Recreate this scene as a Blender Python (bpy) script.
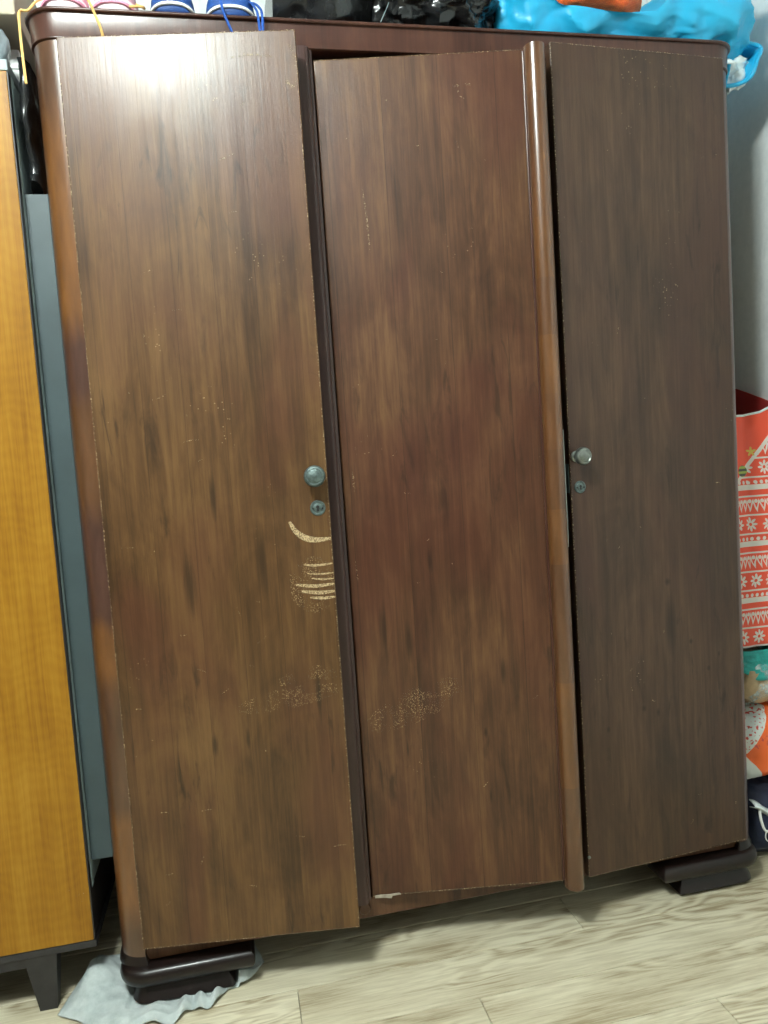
import bpy, bmesh, math, random
from mathutils import Vector, Matrix, noise
random.seed(7)
R = math.radians
scene = bpy.context.scene
C = scene.collection
for o in list(bpy.data.objects):
    bpy.data.objects.remove(o)

# ---------------------------------------------------------------- camera
cam_data = bpy.data.cameras.new('camera')
cam = bpy.data.objects.new('camera', cam_data)
C.objects.link(cam)
cam_data.sensor_fit = 'VERTICAL'
cam_data.sensor_height = 36.0
cam_data.lens = 746.4 / 1024 * 36.0
cam_data.clip_start = 0.02
cam.matrix_world = (Matrix.Translation((0.2826, -1.4619, 1.0356))
                    @ Matrix.Rotation(R(-11.560), 4, 'Z')
                    @ Matrix.Rotation(R(85.594), 4, 'X')
                    @ Matrix.Rotation(R(-3.817), 4, 'Z'))
scene.camera = cam

# ---------------------------------------------------------------- world, light, exposure
world = bpy.data.worlds.new('world')
scene.world = world
world.use_nodes = True
world.node_tree.nodes['Background'].inputs['Color'].default_value = (0.75, 0.85, 0.9, 1)
world.node_tree.nodes['Background'].inputs['Strength'].default_value = 0.3

LAMP = (-0.20, -1.26, 2.57)
LAMP_STRENGTH = 172.0      # the ceiling lamp's glass globe (built further down) is the only light in the room

vs = scene.view_settings
vs.view_transform = 'Standard'
vs.look = 'None'
vs.exposure = 0.0
vs.gamma = 1.0
vs.use_curve_mapping = False


# ---------------------------------------------------------------- node helpers
class G:
    """small node-graph helper"""
    def __init__(self, name):
        self.m = bpy.data.materials.new(name)
        self.m.use_nodes = True
        self.t = self.m.node_tree
        self.b = self.t.nodes['Principled BSDF']

    def n(self, kind, **kw):
        nd = self.t.nodes.new(kind)
        for k, v in kw.items():
            setattr(nd, k, v)
        return nd

    def put(self, sock, v):
        if hasattr(v, 'is_output') or isinstance(v, bpy.types.NodeSocket):
            self.t.links.new(v, sock)
        elif isinstance(v, (tuple, list)):
            v = tuple(v)
            if len(v) == 3 and sock.type == 'RGBA':
                v = v + (1,)
            sock.default_value = v
        else:
            sock.default_value = v

    def obj(self):
        return self.n('ShaderNodeTexCoord').outputs['Object']

    def mapv(self, v, scale=(1, 1, 1), loc=(0, 0, 0), rot=(0, 0, 0)):
        m = self.n('ShaderNodeMapping')
        self.put(m.inputs['Vector'], v)
        m.inputs['Scale'].default_value = scale
        m.inputs['Location'].default_value = loc
        m.inputs['Rotation'].default_value = rot
        return m.outputs[0]

    def noise(self, v, scale=1, detail=4, rough=0.55, dist=0.0):
        nd = self.n('ShaderNodeTexNoise')
        self.put(nd.inputs['Vector'], v)
        nd.inputs['Scale'].default_value = scale
        nd.inputs['Detail'].default_value = detail
        nd.inputs['Roughness'].default_value = rough
        nd.inputs['Distortion'].default_value = dist
        return nd.outputs['Fac']

    def voro(self, v, scale=1, feature='F1', out='Distance'):
        nd = self.n('ShaderNodeTexVoronoi', feature=feature)
        self.put(nd.inputs['Vector'], v)
        nd.inputs['Scale'].default_value = scale
        return nd.outputs[out]

    def math(self, op, a, b=0.0, c=0.0, clamp=False):
        nd = self.n('ShaderNodeMath', operation=op)
        nd.use_clamp = clamp
        self.put(nd.inputs[0], a)
        self.put(nd.inputs[1], b)
        self.put(nd.inputs[2], c)
        return nd.outputs[0]

    def sep(self, v):
        nd = self.n('ShaderNodeSeparateXYZ')
        self.put(nd.inputs[0], v)
        return nd.outputs[0], nd.outputs[1], nd.outputs[2]

    def comb(self, x, y, z):
        nd = self.n('ShaderNodeCombineXYZ')
        for i, q in enumerate((x, y, z)):
            self.put(nd.inputs[i], q)
        return nd.outputs[0]

    def ramp(self, f, stops):
        nd = self.n('ShaderNodeValToRGB')
        self.put(nd.inputs[0], f)
        el = nd.color_ramp.elements
        while len(el) < len(stops):
            el.new(0.5)
        for e, (p, c) in zip(el, stops):
            e.position = p
            if not isinstance(c, (tuple, list)):
                c = (c, c, c)
            e.color = tuple(c) + (1,)
        return nd.outputs['Color']

    def mix(self, f, a, b, mode='MIX'):
        nd = self.n('ShaderNodeMix', data_type='RGBA', blend_type=mode)
        self.put(nd.inputs['Factor'], f)
        self.put(nd.inputs['A'], a)
        self.put(nd.inputs['B'], b)
        return nd.outputs['Result']

    def step(self, v, lo, hi):
        nd = self.n('ShaderNodeMapRange')
        self.put(nd.inputs['Value'], v)
        nd.inputs['From Min'].default_value = lo
        nd.inputs['From Max'].default_value = hi
        return nd.outputs[0]

    def bump(self, h, strength=0.2, dist=0.001):
        nd = self.n('ShaderNodeBump')
        nd.inputs['Strength'].default_value = strength
        nd.inputs['Distance'].default_value = dist
        self.put(nd.inputs['Height'], h)
        self.t.links.new(nd.outputs[0], self.b.inputs['Normal'])
        self.t.links.new(nd.outputs[0], self.b.inputs['Coat Normal'])

    def set(self, **kw):
        for k, v in kw.items():
            self.put(self.b.inputs[k.replace('_', ' ')], v)
        return self.m


def plain(name, col, rough=0.5, var=0.12, vscale=9, metal=0.0, bump=0.0, bscale=60, coat=0.0, **kw):
    g = G(name)
    v = g.obj()
    f = g.noise(v, vscale, 5, 0.6)
    lo_ = tuple(c * (1 - var) for c in col)
    hi_ = tuple(min(1, c * (1 + var)) for c in col)
    g.set(Base_Color=g.ramp(f, [(0.3, lo_), (0.7, hi_)]), Roughness=rough, Metallic=metal, Coat_Weight=coat, **kw)
    if bump:
        g.bump(g.noise(v, bscale, 4), bump, 0.002)
    return g.m


def wood(name, dark, mid, light, seed=0.0, rough=0.47, coat=0.30, coat_rough=0.22, red=None, flecks=0.6,
         specks=True, streak=1.0, leaf=0.0, spread=0.105, knots=()):
    """old varnished veneer: vertical grain, blotches, dark flecks, a few pale chips; leaf = width of the veneer leaves"""
    g = G(name)
    v = g.obj()
    x, y, z = g.sep(v)
    if leaf:
        lf = g.math('FLOOR', g.math('DIVIDE', g.math('ADD', x, 3.0 + 0.013 * seed), leaf))
        wn = g.n('ShaderNodeTexWhiteNoise', noise_dimensions='1D')
        g.put(wn.inputs['W'], g.math('ADD', lf, seed))
        lt = wn.outputs['Value']
        vm = g.n('ShaderNodeVectorMath', operation='ADD')
        g.put(vm.inputs[0], v)
        g.put(vm.inputs[1], g.comb(0.0, 0.0, g.math('MULTIPLY', lt, 7.0)))
        lv = vm.outputs[0]
    else:
        lt, lv = 0.5, v
    fine = g.noise(g.mapv(v, (170, 60, 4.0), (seed, seed, seed)), 1, 6, 0.7, 0.4)
    strk = g.noise(g.mapv(lv, (30 * streak, 20, 1.5), (seed * 2, 3, seed)), 1, 6, 0.62, 0.9)
    blot = g.noise(g.mapv(v, (7, 6, 3.0), (seed, 9, 4)), 1, 5, 0.6, 0.8)
    flame = g.noise(g.mapv(lv, (20, 12, 3.4), (seed, 1, 2)), 1, 4, 0.6, 2.2)
    f = g.math('ADD', g.math('MULTIPLY', fine, 0.24), g.math('MULTIPLY', strk, 0.22))
    f = g.math('ADD', f, g.math('MULTIPLY', blot, 0.34))
    f = g.math('ADD', f, g.math('MULTIPLY', flame, 0.20))
    if leaf:
        f = g.math('ADD', f, g.math('MULTIPLY', g.math('SUBTRACT', lt, 0.5), 0.045))
    col = g.ramp(f, [(0.5 - spread, dark), (0.50, mid), (0.5 + spread, light)])
    if red is not None:
        rm = g.step(g.noise(g.mapv(v, (5, 5, 2.0), (seed + 5, 2, seed)), 1, 3, 0.5, 0.5), 0.47, 0.62)
        col = g.mix(g.math('MULTIPLY', rm, 0.7), col, g.mix(0.5, col, red))
        col = g.mix(g.math('MULTIPLY', rm, 0.25), col, red)
    fl = g.step(g.noise(g.mapv(v, (34, 30, 6.0), (3, seed, seed * 3)), 1, 5, 0.62, 1.2), 0.57, 0.70)
    gate = g.step(g.noise(g.mapv(v, (4, 4, 2.4), (seed, 5, seed)), 1, 2), 0.42, 0.58)
    col = g.mix(g.math('MULTIPLY', g.math('MULTIPLY', fl, gate), flecks), col, tuple(c * 0.35 for c in dark))
    if leaf:
        jl = g.math('FRACT', g.math('DIVIDE', g.math('ADD', x, 3.0 + 0.013 * seed), leaf))
        jn = g.math('LESS_THAN', jl, 0.012)
        col = g.mix(g.math('MULTIPLY', jn, 0.45), col, tuple(c * 0.4 for c in dark))
    for kx, kz, rx, rz in knots:        # single knots and dark marks of the veneer
        dx = g.math('DIVIDE', g.math('ADD', g.math('SUBTRACT', x, kx), g.math('MULTIPLY', g.math('SUBTRACT', strk, 0.5), rx * 2.5)), rx)
        dz_ = g.math('DIVIDE', g.math('SUBTRACT', z, kz), rz)
        kd = g.math('SQRT', g.math('ADD', g.math('MULTIPLY', dx, dx), g.math('MULTIPLY', dz_, dz_)))
        kd = g.math('ADD', kd, g.math('MULTIPLY', g.math('SUBTRACT', fine, 0.5), 0.9))
        col = g.mix(g.math('MULTIPLY', g.step(kd, 1.25, 0.35), 0.68), col, tuple(c * 0.4 for c in dark))
    if specks:
        vd = g.n('ShaderNodeTexVoronoi')
        g.put(vd.inputs['Vector'], v)
        vd.inputs['Scale'].default_value = 120
        sp = g.math('LESS_THAN', vd.outputs['Distance'], 0.13)
        sg = g.step(g.noise(g.mapv(v, (7, 7, 5), (0, seed, 2)), 1, 3), 0.64, 0.70)
        col = g.mix(g.math('MULTIPLY', g.math('MULTIPLY', sp, sg), 0.5), col, (0.42, 0.31, 0.18))
    rr = g.step(blot, 0.25, 0.75)
    rr = g.math('ADD', g.math('MULTIPLY', rr, 0.14), rough - 0.07)
    cr = g.math('ADD', g.math('MULTIPLY', g.step(strk, 0.35, 0.65), 0.10), coat_rough - 0.05)
    g.set(Base_Color=col, Roughness=rr, Coat_Weight=coat, Coat_Roughness=cr, Specular_IOR_Level=0.3)
    g.bump(g.math('ADD', fine, g.math('MULTIPLY', g.noise(v, 7.0, 2), 2.5)), 0.20, 0.0014)
    return g.m


def banded(name, cols, seed=0.0, size=0.115, bands=None):
    """cross-banded veneer: short lengths of different tone one above the other"""
    g = G(name)
    v = g.obj()
    x, y, z = g.sep(v)
    wob = g.math('MULTIPLY', g.noise(g.comb(0.0, seed, g.math('MULTIPLY', z, 4.0)), 1, 2), 0.6)
    band = g.math('FLOOR', g.math('ADD', g.math('DIVIDE', z, size), wob))
    wn = g.n('ShaderNodeTexWhiteNoise', noise_dimensions='2D')
    g.put(wn.inputs['Vector'], g.comb(band, seed, 0.0))
    col = g.ramp(wn.outputs['Value'], [(0.0, cols[0]), (0.35, cols[1]), (0.65, cols[2]), (1.0, cols[3])])
    if bands:                           # veneer lengths read off the photograph: (height, colour)
        zz = g.math('ADD', z, g.math('MULTIPLY', g.math('SUBTRACT', g.noise(g.mapv(v, (30, 30, 6)), 1, 2), 0.5), 0.06))
        col = g.ramp(g.math('DIVIDE', zz, 2.0), [(h / 2.0, c) for h, c in bands])
    gr = g.noise(g.mapv(v, (40, 40, 8), (seed, 0, 0)), 1, 5, 0.6, 0.4)
    col = g.mix(0.55, col, g.ramp(gr, [(0.3, (0.25, 0.2, 0.18)), (0.7, (1.0, 1.0, 1.0))]), 'MULTIPLY')
    g.set(Base_Color=col, Roughness=0.30, Coat_Weight=0.5, Coat_Roughness=0.15)
    return g.m


# ---------------------------------------------------------------- mesh helpers
def link(o, parent=None):
    C.objects.link(o)
    if parent is not None:
        o.parent = parent
    return o


def mesh(name, verts, faces, mat, parent=None, smooth=True, sharp=None):
    me = bpy.data.meshes.new(name)
    me.from_pydata([tuple(v) for v in verts], [], faces)
    me.update()
    bm = bmesh.new()
    bm.from_mesh(me)
    bmesh.ops.recalc_face_normals(bm, faces=bm.faces)
    bm.to_mesh(me)
    bm.free()
    if smooth:
        me.shade_smooth()
        me.set_sharp_from_angle(angle=R(sharp if sharp else 38))
    me.materials.append(mat)
    return link(bpy.data.objects.new(name, me), parent)


def box(name, lo_, hi_, mat, parent=None, bev=0.002, seg=2):
    bm = bmesh.new()
    bmesh.ops.create_cube(bm, size=1)
    for v in bm.verts:
        v.co = Vector([lo_[i] + (v.co[i] + 0.5) * (hi_[i] - lo_[i]) for i in range(3)])
    if bev:
        bmesh.ops.bevel(bm, geom=bm.edges[:], offset=bev, segments=seg, affect='EDGES', profile=0.5)
    me = bpy.data.meshes.new(name)
    bm.to_mesh(me)
    bm.free()
    me.shade_smooth()
    me.set_sharp_from_angle(angle=R(8))
    me.materials.append(mat)
    return link(bpy.data.objects.new(name, me), parent)


def rings_mesh(name, rings, mat, parent=None, cap=(True, True), closed=True, smooth=True, sharp=None):
    n = len(rings[0])
    vs_, fs = [], []
    for r in rings:
        vs_ += r
    for i in range(len(rings) - 1):
        for j in range(n if closed else n - 1):
            k = (j + 1) % n
            fs.append((i * n + j, i * n + k, (i + 1) * n + k, (i + 1) * n + j))
    if cap[0]:
        fs.append(tuple(range(n - 1, -1, -1)))
    if cap[1]:
        fs.append(tuple((len(rings) - 1) * n + j for j in range(n)))
    return mesh(name, vs_, fs, mat, parent, smooth, sharp)


def rrect(x0, x1, y0, y1, rad, off=0.0, seg=8):
    """plan outline; rad = (front-left, front-right, back-right, back-left)"""
    x0 -= off; x1 += off; y0 -= off; y1 += off
    pts = []
    for (cx, cy, sx, sy, a0, r) in ((x0, y0, 1, 1, 180, rad[0]), (x1, y0, -1, 1, 270, rad[1]),
                                    (x1, y1, -1, -1, 0, rad[2]), (x0, y1, 1, -1, 90, rad[3])):
        r = max(r + off, 0.0005)
        for i in range(seg + 1):
            a = R(a0 + 90 * i / seg)
            pts.append((cx + sx * r + r * math.cos(a), cy + sy * r + r * math.sin(a)))
    return pts


def loft(name, fn, prof, mat, parent=None, sharp=None):
    """fn(off) -> plan outline; prof = [(z, off)]"""
    rings = [[(x, y, z) for x, y in fn(o)] for z, o in prof]
    return rings_mesh(name, rings, mat, parent, sharp=sharp)


def prism(name, pts, z0, z1, mat, parent=None, sharp=None):
    return rings_mesh(name, [[(x, y, z0) for x, y in pts], [(x, y, z1) for x, y in pts]], mat, parent, sharp=sharp)


def smooth_path(pts, sub=6):
    P = [Vector(p) for p in pts]
    out = []
    for i in range(len(P) - 1):
        a = P[max(i - 1, 0)]; b = P[i]; c = P[i + 1]; d = P[min(i + 2, len(P) - 1)]
        for k in range(sub):
            t = k / sub
            out.append(0.5 * ((2 * b) + (c - a) * t + (2 * a - 5 * b + 4 * c - d) * t * t + (3 * b - a - 3 * c + d) * t ** 3))
    out.append(P[-1])
    return out


def tube(name, pts, r, mat, parent=None, sub=6, seg=8, flat=1.0):
    P = smooth_path(pts, sub)
    rings = []
    up = Vector((0.13, 0.21, 1)).normalized()
    for i, p in enumerate(P):
        t = (P[min(i + 1, len(P) - 1)] - P[max(i - 1, 0)]).normalized()
        u = t.cross(up)
        if u.length < 1e-3:
            u = t.cross(Vector((1, 0, 0)))
        u.normalize()
        w = t.cross(u)
        rings.append([tuple(p + u * (r * math.cos(2 * math.pi * k / seg)) + w * (r * flat * math.sin(2 * math.pi * k / seg)))
                      for k in range(seg)])
    return rings_mesh(name, rings, mat, parent)


def lathe_y(name, prof, mat, parent=None, seg=32, loc=(0, 0, 0)):
    """prof = [(radius, y)], axis along -Y"""
    rings = [[(loc[0] + r * math.cos(2 * math.pi * k / seg), loc[1] + y, loc[2] + r * math.sin(2 * math.pi * k / seg))
              for k in range(seg)] for r, y in prof]
    return rings_mesh(name, rings, mat, parent)


def ridge(p, freq, seed, octaves=3):
    s, a, f = 0.0, 1.0, freq
    for _ in range(octaves):
        s += a * (1 - 2 * abs(noise.noise(Vector(p) * f + Vector((seed, seed * 1.7, -seed)))))
        a *= 0.5
        f *= 2.1
    return s


def blob(name, dims, mat, parent=None, e=0.6, amp=0.02, freq=9, seed=1.0, nu=90, nv=56, top=None, floor=True, octaves=3,
         lim=None, loc=(0, 0, 0), shear=None):
    """crumpled soft bag: superellipsoid with sharp creases, base at z=0"""
    a, b, h = dims[0] / 2, dims[1] / 2, dims[2] / 2
    sg = lambda v, q: math.copysign(abs(v) ** q, v)
    rings = []
    for i in range(nv + 1):
        ph = -math.pi / 2 + math.pi * (i + 0.02) / (nv + 0.04)
        ring = []
        for j in range(nu):
            th = 2 * math.pi * j / nu
            x = a * sg(math.cos(ph), e) * sg(math.cos(th), e)
            y = b * sg(math.cos(ph), e) * sg(math.sin(th), e)
            z = h * sg(math.sin(ph), e)
            nrm = Vector((x / a / a, y / b / b, z / h / h))
            nrm.normalize()
            d = amp * (ridge((x, y, z), freq, seed, octaves) - 0.55)
            p = Vector((x, y, z)) + nrm * d
            p.z += h
            if top:
                p = Vector(top(p.x, p.y, p.z))
            if floor:
                p.z = max(p.z, 0.0)
            p += Vector(loc)
            if lim:
                for ax, mn, mx in lim:
                    p[ax] = min(max(p[ax], mn), mx)
            ring.append(tuple(p))
        rings.append(ring)
    return rings_mesh(name, rings, mat, parent, sharp=60)


def thing(name, label, cat, loc=(0, 0, 0), rz=0.0, group=None):
    o = bpy.data.objects.new(name, None)
    o.empty_display_size = 0.05
    o.location = loc
    o.rotation_euler = (0, 0, rz)
    link(o)
    return tag(o, label, cat, group)


def tag(o, label, cat, group=None):
    o['label'] = label
    o['category'] = cat
    if group:
        o['group'] = group
    return o


def struct(o):
    o['kind'] = 'structure'
    return o


# ---------------------------------------------------------------- materials
g = G('wall_plaster')
v = g.obj()
f = g.noise(v, 55, 6, 0.7)
g.set(Base_Color=g.ramp(f, [(0.3, (0.78, 0.83, 0.83)), (0.7, (0.87, 0.91, 0.905))]), Roughness=0.8)
g.bump(g.math('ADD', f, g.noise(v, 260, 2)), 0.25, 0.0012)
M_wall = g.m
M_ceil = plain('ceiling_paint', (0.62, 0.64, 0.62), 0.9, 0.02)
M_opp = plain('opposite_wall_paint', (0.20, 0.19, 0.175), 0.85, 0.04)

g = G('floor_laminate')
v = g.obj()
oi = g.n('ShaderNodeObjectInfo')
rnd = oi.outputs['Random']
off = g.comb(g.math('MULTIPLY', rnd, 37.0), g.math('MULTIPLY', rnd, 11.0), rnd)
va = g.n('ShaderNodeVectorMath', operation='ADD')
g.put(va.inputs[0], v); g.put(va.inputs[1], off)
pv = va.outputs[0]
fine = g.noise(g.mapv(pv, (9, 210, 1)), 1, 6, 0.7, 0.5)
warp = g.noise(g.mapv(pv, (2.2, 9, 1)), 1, 3, 0.5, 0.3)
x, y, z = g.sep(v)
ring = g.math('SINE', g.math('ADD', g.math('MULTIPLY', y, 150.0), g.math('MULTIPLY', warp, 80.0)))
fade = g.step(g.noise(g.mapv(pv, (1.6, 5, 1), (4, 4, 4)), 1, 2), 0.42, 0.62)
blot = g.noise(g.mapv(pv, (3, 14, 1), (7, 3, 1)), 1, 4, 0.6)
f = g.math('ADD', g.math('MULTIPLY', fine, 0.5), g.math('MULTIPLY', blot, 0.5))
f = g.math('ADD', f, g.math('MULTIPLY', g.math('MULTIPLY', ring, fade), 0.10))
col = g.ramp(f, [(0.34, (0.34, 0.27, 0.165)), (0.46, (0.58, 0.515, 0.37)), (0.60, (0.75, 0.69, 0.525))])
tone = g.ramp(rnd, [(0.0, (0.80, 0.79, 0.76)), (0.5, (0.93, 0.93, 0.91)), (1.0, (1, 1, 1))])
col = g.mix(1.0, col, tone, 'MULTIPLY')
kn = g.step(g.noise(g.mapv(pv, (7, 26, 1), (1, 8, 2)), 1, 3), 0.70, 0.80)
col = g.mix(g.math('MULTIPLY', kn, 0.7), col, (0.15, 0.115, 0.075))
g.set(Base_Color=col, Roughness=0.42, Coat_Weight=0.15, Coat_Roughness=0.3)
g.bump(fine, 0.12, 0.0008)
M_floor = g.m
M_sub = plain('floor_joint_dark', (0.16, 0.13, 0.09), 0.9)

M_doorL = wood('veneer_golden_brown', (0.042, 0.0185, 0.0060), (0.088, 0.041, 0.0130), (0.140, 0.071, 0.0235), 1.3,
               red=(0.085, 0.028, 0.014), flecks=0.8, leaf=0.074,
               knots=[(0.170, 0.390, 0.005, 0.022), (0.232, 0.396, 0.004, 0.020), (0.372, 0.47, 0.005, 0.05), (0.150, 0.70, 0.010, 0.06),
                      (0.285, 0.74, 0.008, 0.07), (0.205, 0.86, 0.006, 0.04)])
M_doorC = wood('veneer_red_brown', (0.034, 0.0135, 0.0062), (0.076, 0.031, 0.0130), (0.132, 0.062, 0.0250), 5.1,
               red=(0.066, 0.016, 0.0090), flecks=0.55, leaf=0.11,
               knots=[(0.094, 0.307, 0.0022, 0.020), (0.258, 0.195, 0.003, 0.015), (0.298, 0.452, 0.005, 0.028), (0.162, 0.690, 0.005, 0.022),
                      (0.255, 0.330, 0.003, 0.010), (0.060, 0.56, 0.008, 0.05), (0.11, 0.53, 0.006, 0.04)])
M_doorR = wood('veneer_dull_brown', (0.027, 0.0130, 0.0070), (0.051, 0.025, 0.0130), (0.078, 0.041, 0.022), 8.7,
               red=(0.050, 0.019, 0.012), flecks=0.7, streak=1.2,
               knots=[(-0.184, 0.616, 0.006, 0.008), (-0.129, 0.478, 0.005, 0.006), (-0.256, 0.347, 0.005, 0.008), (-0.088, 0.412, 0.004, 0.006),
                      (-0.059, 0.440, 0.003, 0.007), (-0.220, 0.333, 0.004, 0.010), (-0.345, 0.315, 0.004, 0.006), (-0.180, 0.52, 0.012, 0.06)])
M_case = wood('stained_frame_wood', (0.035, 0.013, 0.009), (0.060, 0.022, 0.015), (0.085, 0.034, 0.021), 3.3,
              rough=0.34, specks=False, flecks=0.4)
M_post = wood('dark_post_wood', (0.034, 0.016, 0.0145), (0.052, 0.025, 0.022), (0.070, 0.035, 0.030), 6.3, rough=0.36,
              specks=False, flecks=0.2)
M_rail = wood('rail_wood', (0.050, 0.020, 0.009), (0.09, 0.038, 0.017), (0.13, 0.057, 0.026), 2.2, rough=0.45,
              specks=False)
M_foot = plain('dark_foot_varnish', (0.010, 0.0055, 0.0048), 0.36, 0.4, 25, coat=0.12, Specular_IOR_Level=0.35)
M_dark = plain('unfinished_inside_wood', (0.07, 0.045, 0.03), 0.8, 0.2)
M_strip = banded('banded_moulding_veneer', [(0.120, 0.050, 0.020), (0.165, 0.069, 0.022), (0.150, 0.062, 0.022), (0.125, 0.055, 0.024)], 2.7)
OR_, BR_, PU_, OB_ = (0.185, 0.076, 0.022), (0.100, 0.044, 0.020), (0.085, 0.036, 0.024), (0.130, 0.056, 0.022)
M_corner = banded('banded_corner_veneer', [(0.080, 0.032, 0.017), (0.165, 0.066, 0.020), (0.075, 0.031, 0.019), (0.130, 0.050, 0.018)], 4.4, 0.17,
                  bands=[(0.14, BR_), (0.20, OR_), (0.36, OR_), (0.40, BR_), (0.62, BR_), (0.66, OR_), (0.73, OR_), (0.76, PU_), (0.94, PU_),
                         (0.99, OB_), (1.15, OB_), (1.19, PU_), (1.27, PU_), (1.33, OR_), (1.62, OR_), (1.72, BR_)])

g = G('scuffed_bare_wood')          # pale scratches, broken up by noise
v = g.obj()
al = g.math('MULTIPLY', g.step(g.noise(g.mapv(v, (1, 1, 1)), 560, 3, 0.8), 0.38, 0.56), 0.9)
g.set(Base_Color=(0.62, 0.46, 0.26), Roughness=0.8, Alpha=al)
M_scuff = g.m
g = G('faint_scuff')
v = g.obj()
al = g.step(g.noise(g.mapv(v, (1, 1, 1)), 380, 3, 0.7), 0.54, 0.62)
g.set(Base_Color=(0.46, 0.34, 0.20), Roughness=0.8, Alpha=al)
M_scuff2 = g.m

M_brass = plain('oxidised_metal', (0.105, 0.140, 0.135), 0.52, 0.45, 120, metal=0.6, bump=0.25, bscale=300)
M_knobR = plain('worn_nickel', (0.22, 0.24, 0.22), 0.34, 0.25, 80, metal=0.85, bump=0.1, bscale=200)
M_hole = plain('keyhole_black', (0.006, 0.006, 0.006), 0.7)
M_paper = plain('pale_paper', (0.62, 0.68, 0.68), 0.6, 0.05)
M_lock = plain('lock_plate', (0.10, 0.15, 0.15), 0.4, 0.2, metal=0.6)

# ---------------------------------------------------------------- the room
ROOM = (-1.30, 1.60, -3.00, 0.62, 2.57)
X0, X1, Y0, Y1, ZH = ROOM
floor = struct(box('floor', (X0, Y0, -0.06), (X1, Y1, -0.0085), M_sub, bev=0))
PL, PW = 1.28, 0.125
rows = {0: 0.945, -1: 0.334, -2: 0.668, -3: 1.082}
k = -24
while True:
    ya = -0.05 + PW * k
    if ya >= Y1:
        break
    yb = min(ya + PW, Y1)
    ya = max(ya, Y0)
    if yb - ya > 0.01:
        j = rows.get(k, random.uniform(-1.2, 0.1))
        xs = [X0] + sorted(q for q in [j + PL * i for i in range(-4, 5)] if X0 + 0.02 < q < X1 - 0.02) + [X1]
        for xa, xb in zip(xs[:-1], xs[1:]):
            hx, hy = (xb - xa) / 2 - 0.0005, (yb - ya) / 2 - 0.0009
            p = box('plank', (-hx, -hy, -0.008), (hx, hy, 0.0), M_floor, floor, bev=0.0010, seg=1)
            p.location = ((xa + xb) / 2, (ya + yb) / 2, 0)
    k += 1
struct(box('wall_back', (X0 - 0.1, Y1, -0.06), (X1 + 0.1, Y1 + 0.1, ZH), M_wall, bev=0))
struct(box('wall_right', (X1, Y0, -0.06), (X1 + 0.1, Y1, ZH), M_wall, bev=0))
struct(box('wall_left', (X0 - 0.1, Y0, -0.06), (X0, Y1, ZH), M_opp, bev=0))
struct(box('wall_front', (X0 - 0.1, Y0 - 0.1, -0.06), (X1 + 0.1, Y0, ZH), M_opp, bev=0))
struct(box('ceiling', (X0 - 0.1, Y0 - 0.1, ZH), (X1 + 0.1, Y1 + 0.1, ZH + 0.1), M_ceil, bev=0))

g = G('lamp_diffuser')
g.set(Base_Color=(0.9, 0.9, 0.88), Emission_Color=(0.91, 1.0, 0.965), Emission_Strength=LAMP_STRENGTH)
M_diff = g.m
M_white = plain('white_enamel', (0.8, 0.8, 0.78), 0.4, 0.03)
lamp = thing('ceiling_lamp', 'round white flush ceiling lamp in front of the wardrobe', 'lamp', LAMP)
rings_mesh('base_ring', [[(0.19 * math.cos(a * math.pi / 24), 0.19 * math.sin(a * math.pi / 24), zz) for a in range(48)]
                         for zz in (-0.03, 0.0)], M_white, lamp)
rings_mesh('diffuser', [[(0.20 * math.cos(R(e)) * math.cos(a * math.pi / 24), 0.20 * math.cos(R(e)) * math.sin(a * math.pi / 24), -0.105 + 0.095 * math.sin(R(e)))
                         for a in range(48)] for e in (46, 30, 15, 0, -15, -30, -45, -60, -75, -88)], M_diff, lamp)

# ---------------------------------------------------------------- the wardrobe
W = 1.412
ward = thing('wardrobe', 'tall three-door dark brown veneered wardrobe with doors ajar', 'wardrobe')


def corner_profile(mirror=False):
    r = 0.05
    pts = [(0.0, 0.55)]
    for i in range(13):
        a = R(180 + 90 * i / 12)
        pts.append((r + r * math.cos(a), r + r * math.sin(a)))
    pts += [(0.050, 0.028), (0.022, 0.050), (0.022, 0.55)]
    if mirror:
        pts = [(W - x, y) for x, y in pts]
    return pts


sp = prism('side_panel', corner_profile(), 0.078, 1.805, M_corner, ward, sharp=30)
sp['label'] = 'rounded left side with banded orange-brown veneer'
prism('side_panel', corner_profile(True), 0.078, 1.805, M_case, ward, sharp=30)
box('back_panel', (0.022, 0.54, 0.09), (W - 0.022, 0.55, 1.805), M_dark, ward, 0)
box('bottom_panel', (0.022, 0.05, 0.085), (W - 0.022, 0.54, 0.105), M_dark, ward, 0)
co = lambda o: rrect(0, W, 0, 0.55, (0.05, 0.05, 0.002, 0.002), o)
cor = loft('cornice', co, [(1.806, -0.004), (1.806, 0.002), (1.8075, 0.0038), (1.8095, 0.0038), (1.811, 0.003), (1.8485, 0.0045)],
           M_case, ward, sharp=50)
lp = loft('lip', co, [(1.848, 0.004), (1.8505, 0.0050), (1.8508, 0.0085), (1.8525, 0.0105), (1.8555, 0.0105), (1.857, 0.0090), (1.8572, 0.004)],
          M_case, cor, sharp=60)
rl = box('bottom_rail', (0.050, 0.010, 0.078), (W - 0.050, 0.034, 0.122), M_rail, ward, 0.002)
pl = lathe_y('wooden_plug', [(0.0125, 0.002), (0.0125, -0.002), (0.011, -0.004), (0.006, -0.0035), (0.001, -0.003)], M_rail, rl, 24,
             (0.487, 0.010, 0.100))


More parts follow.
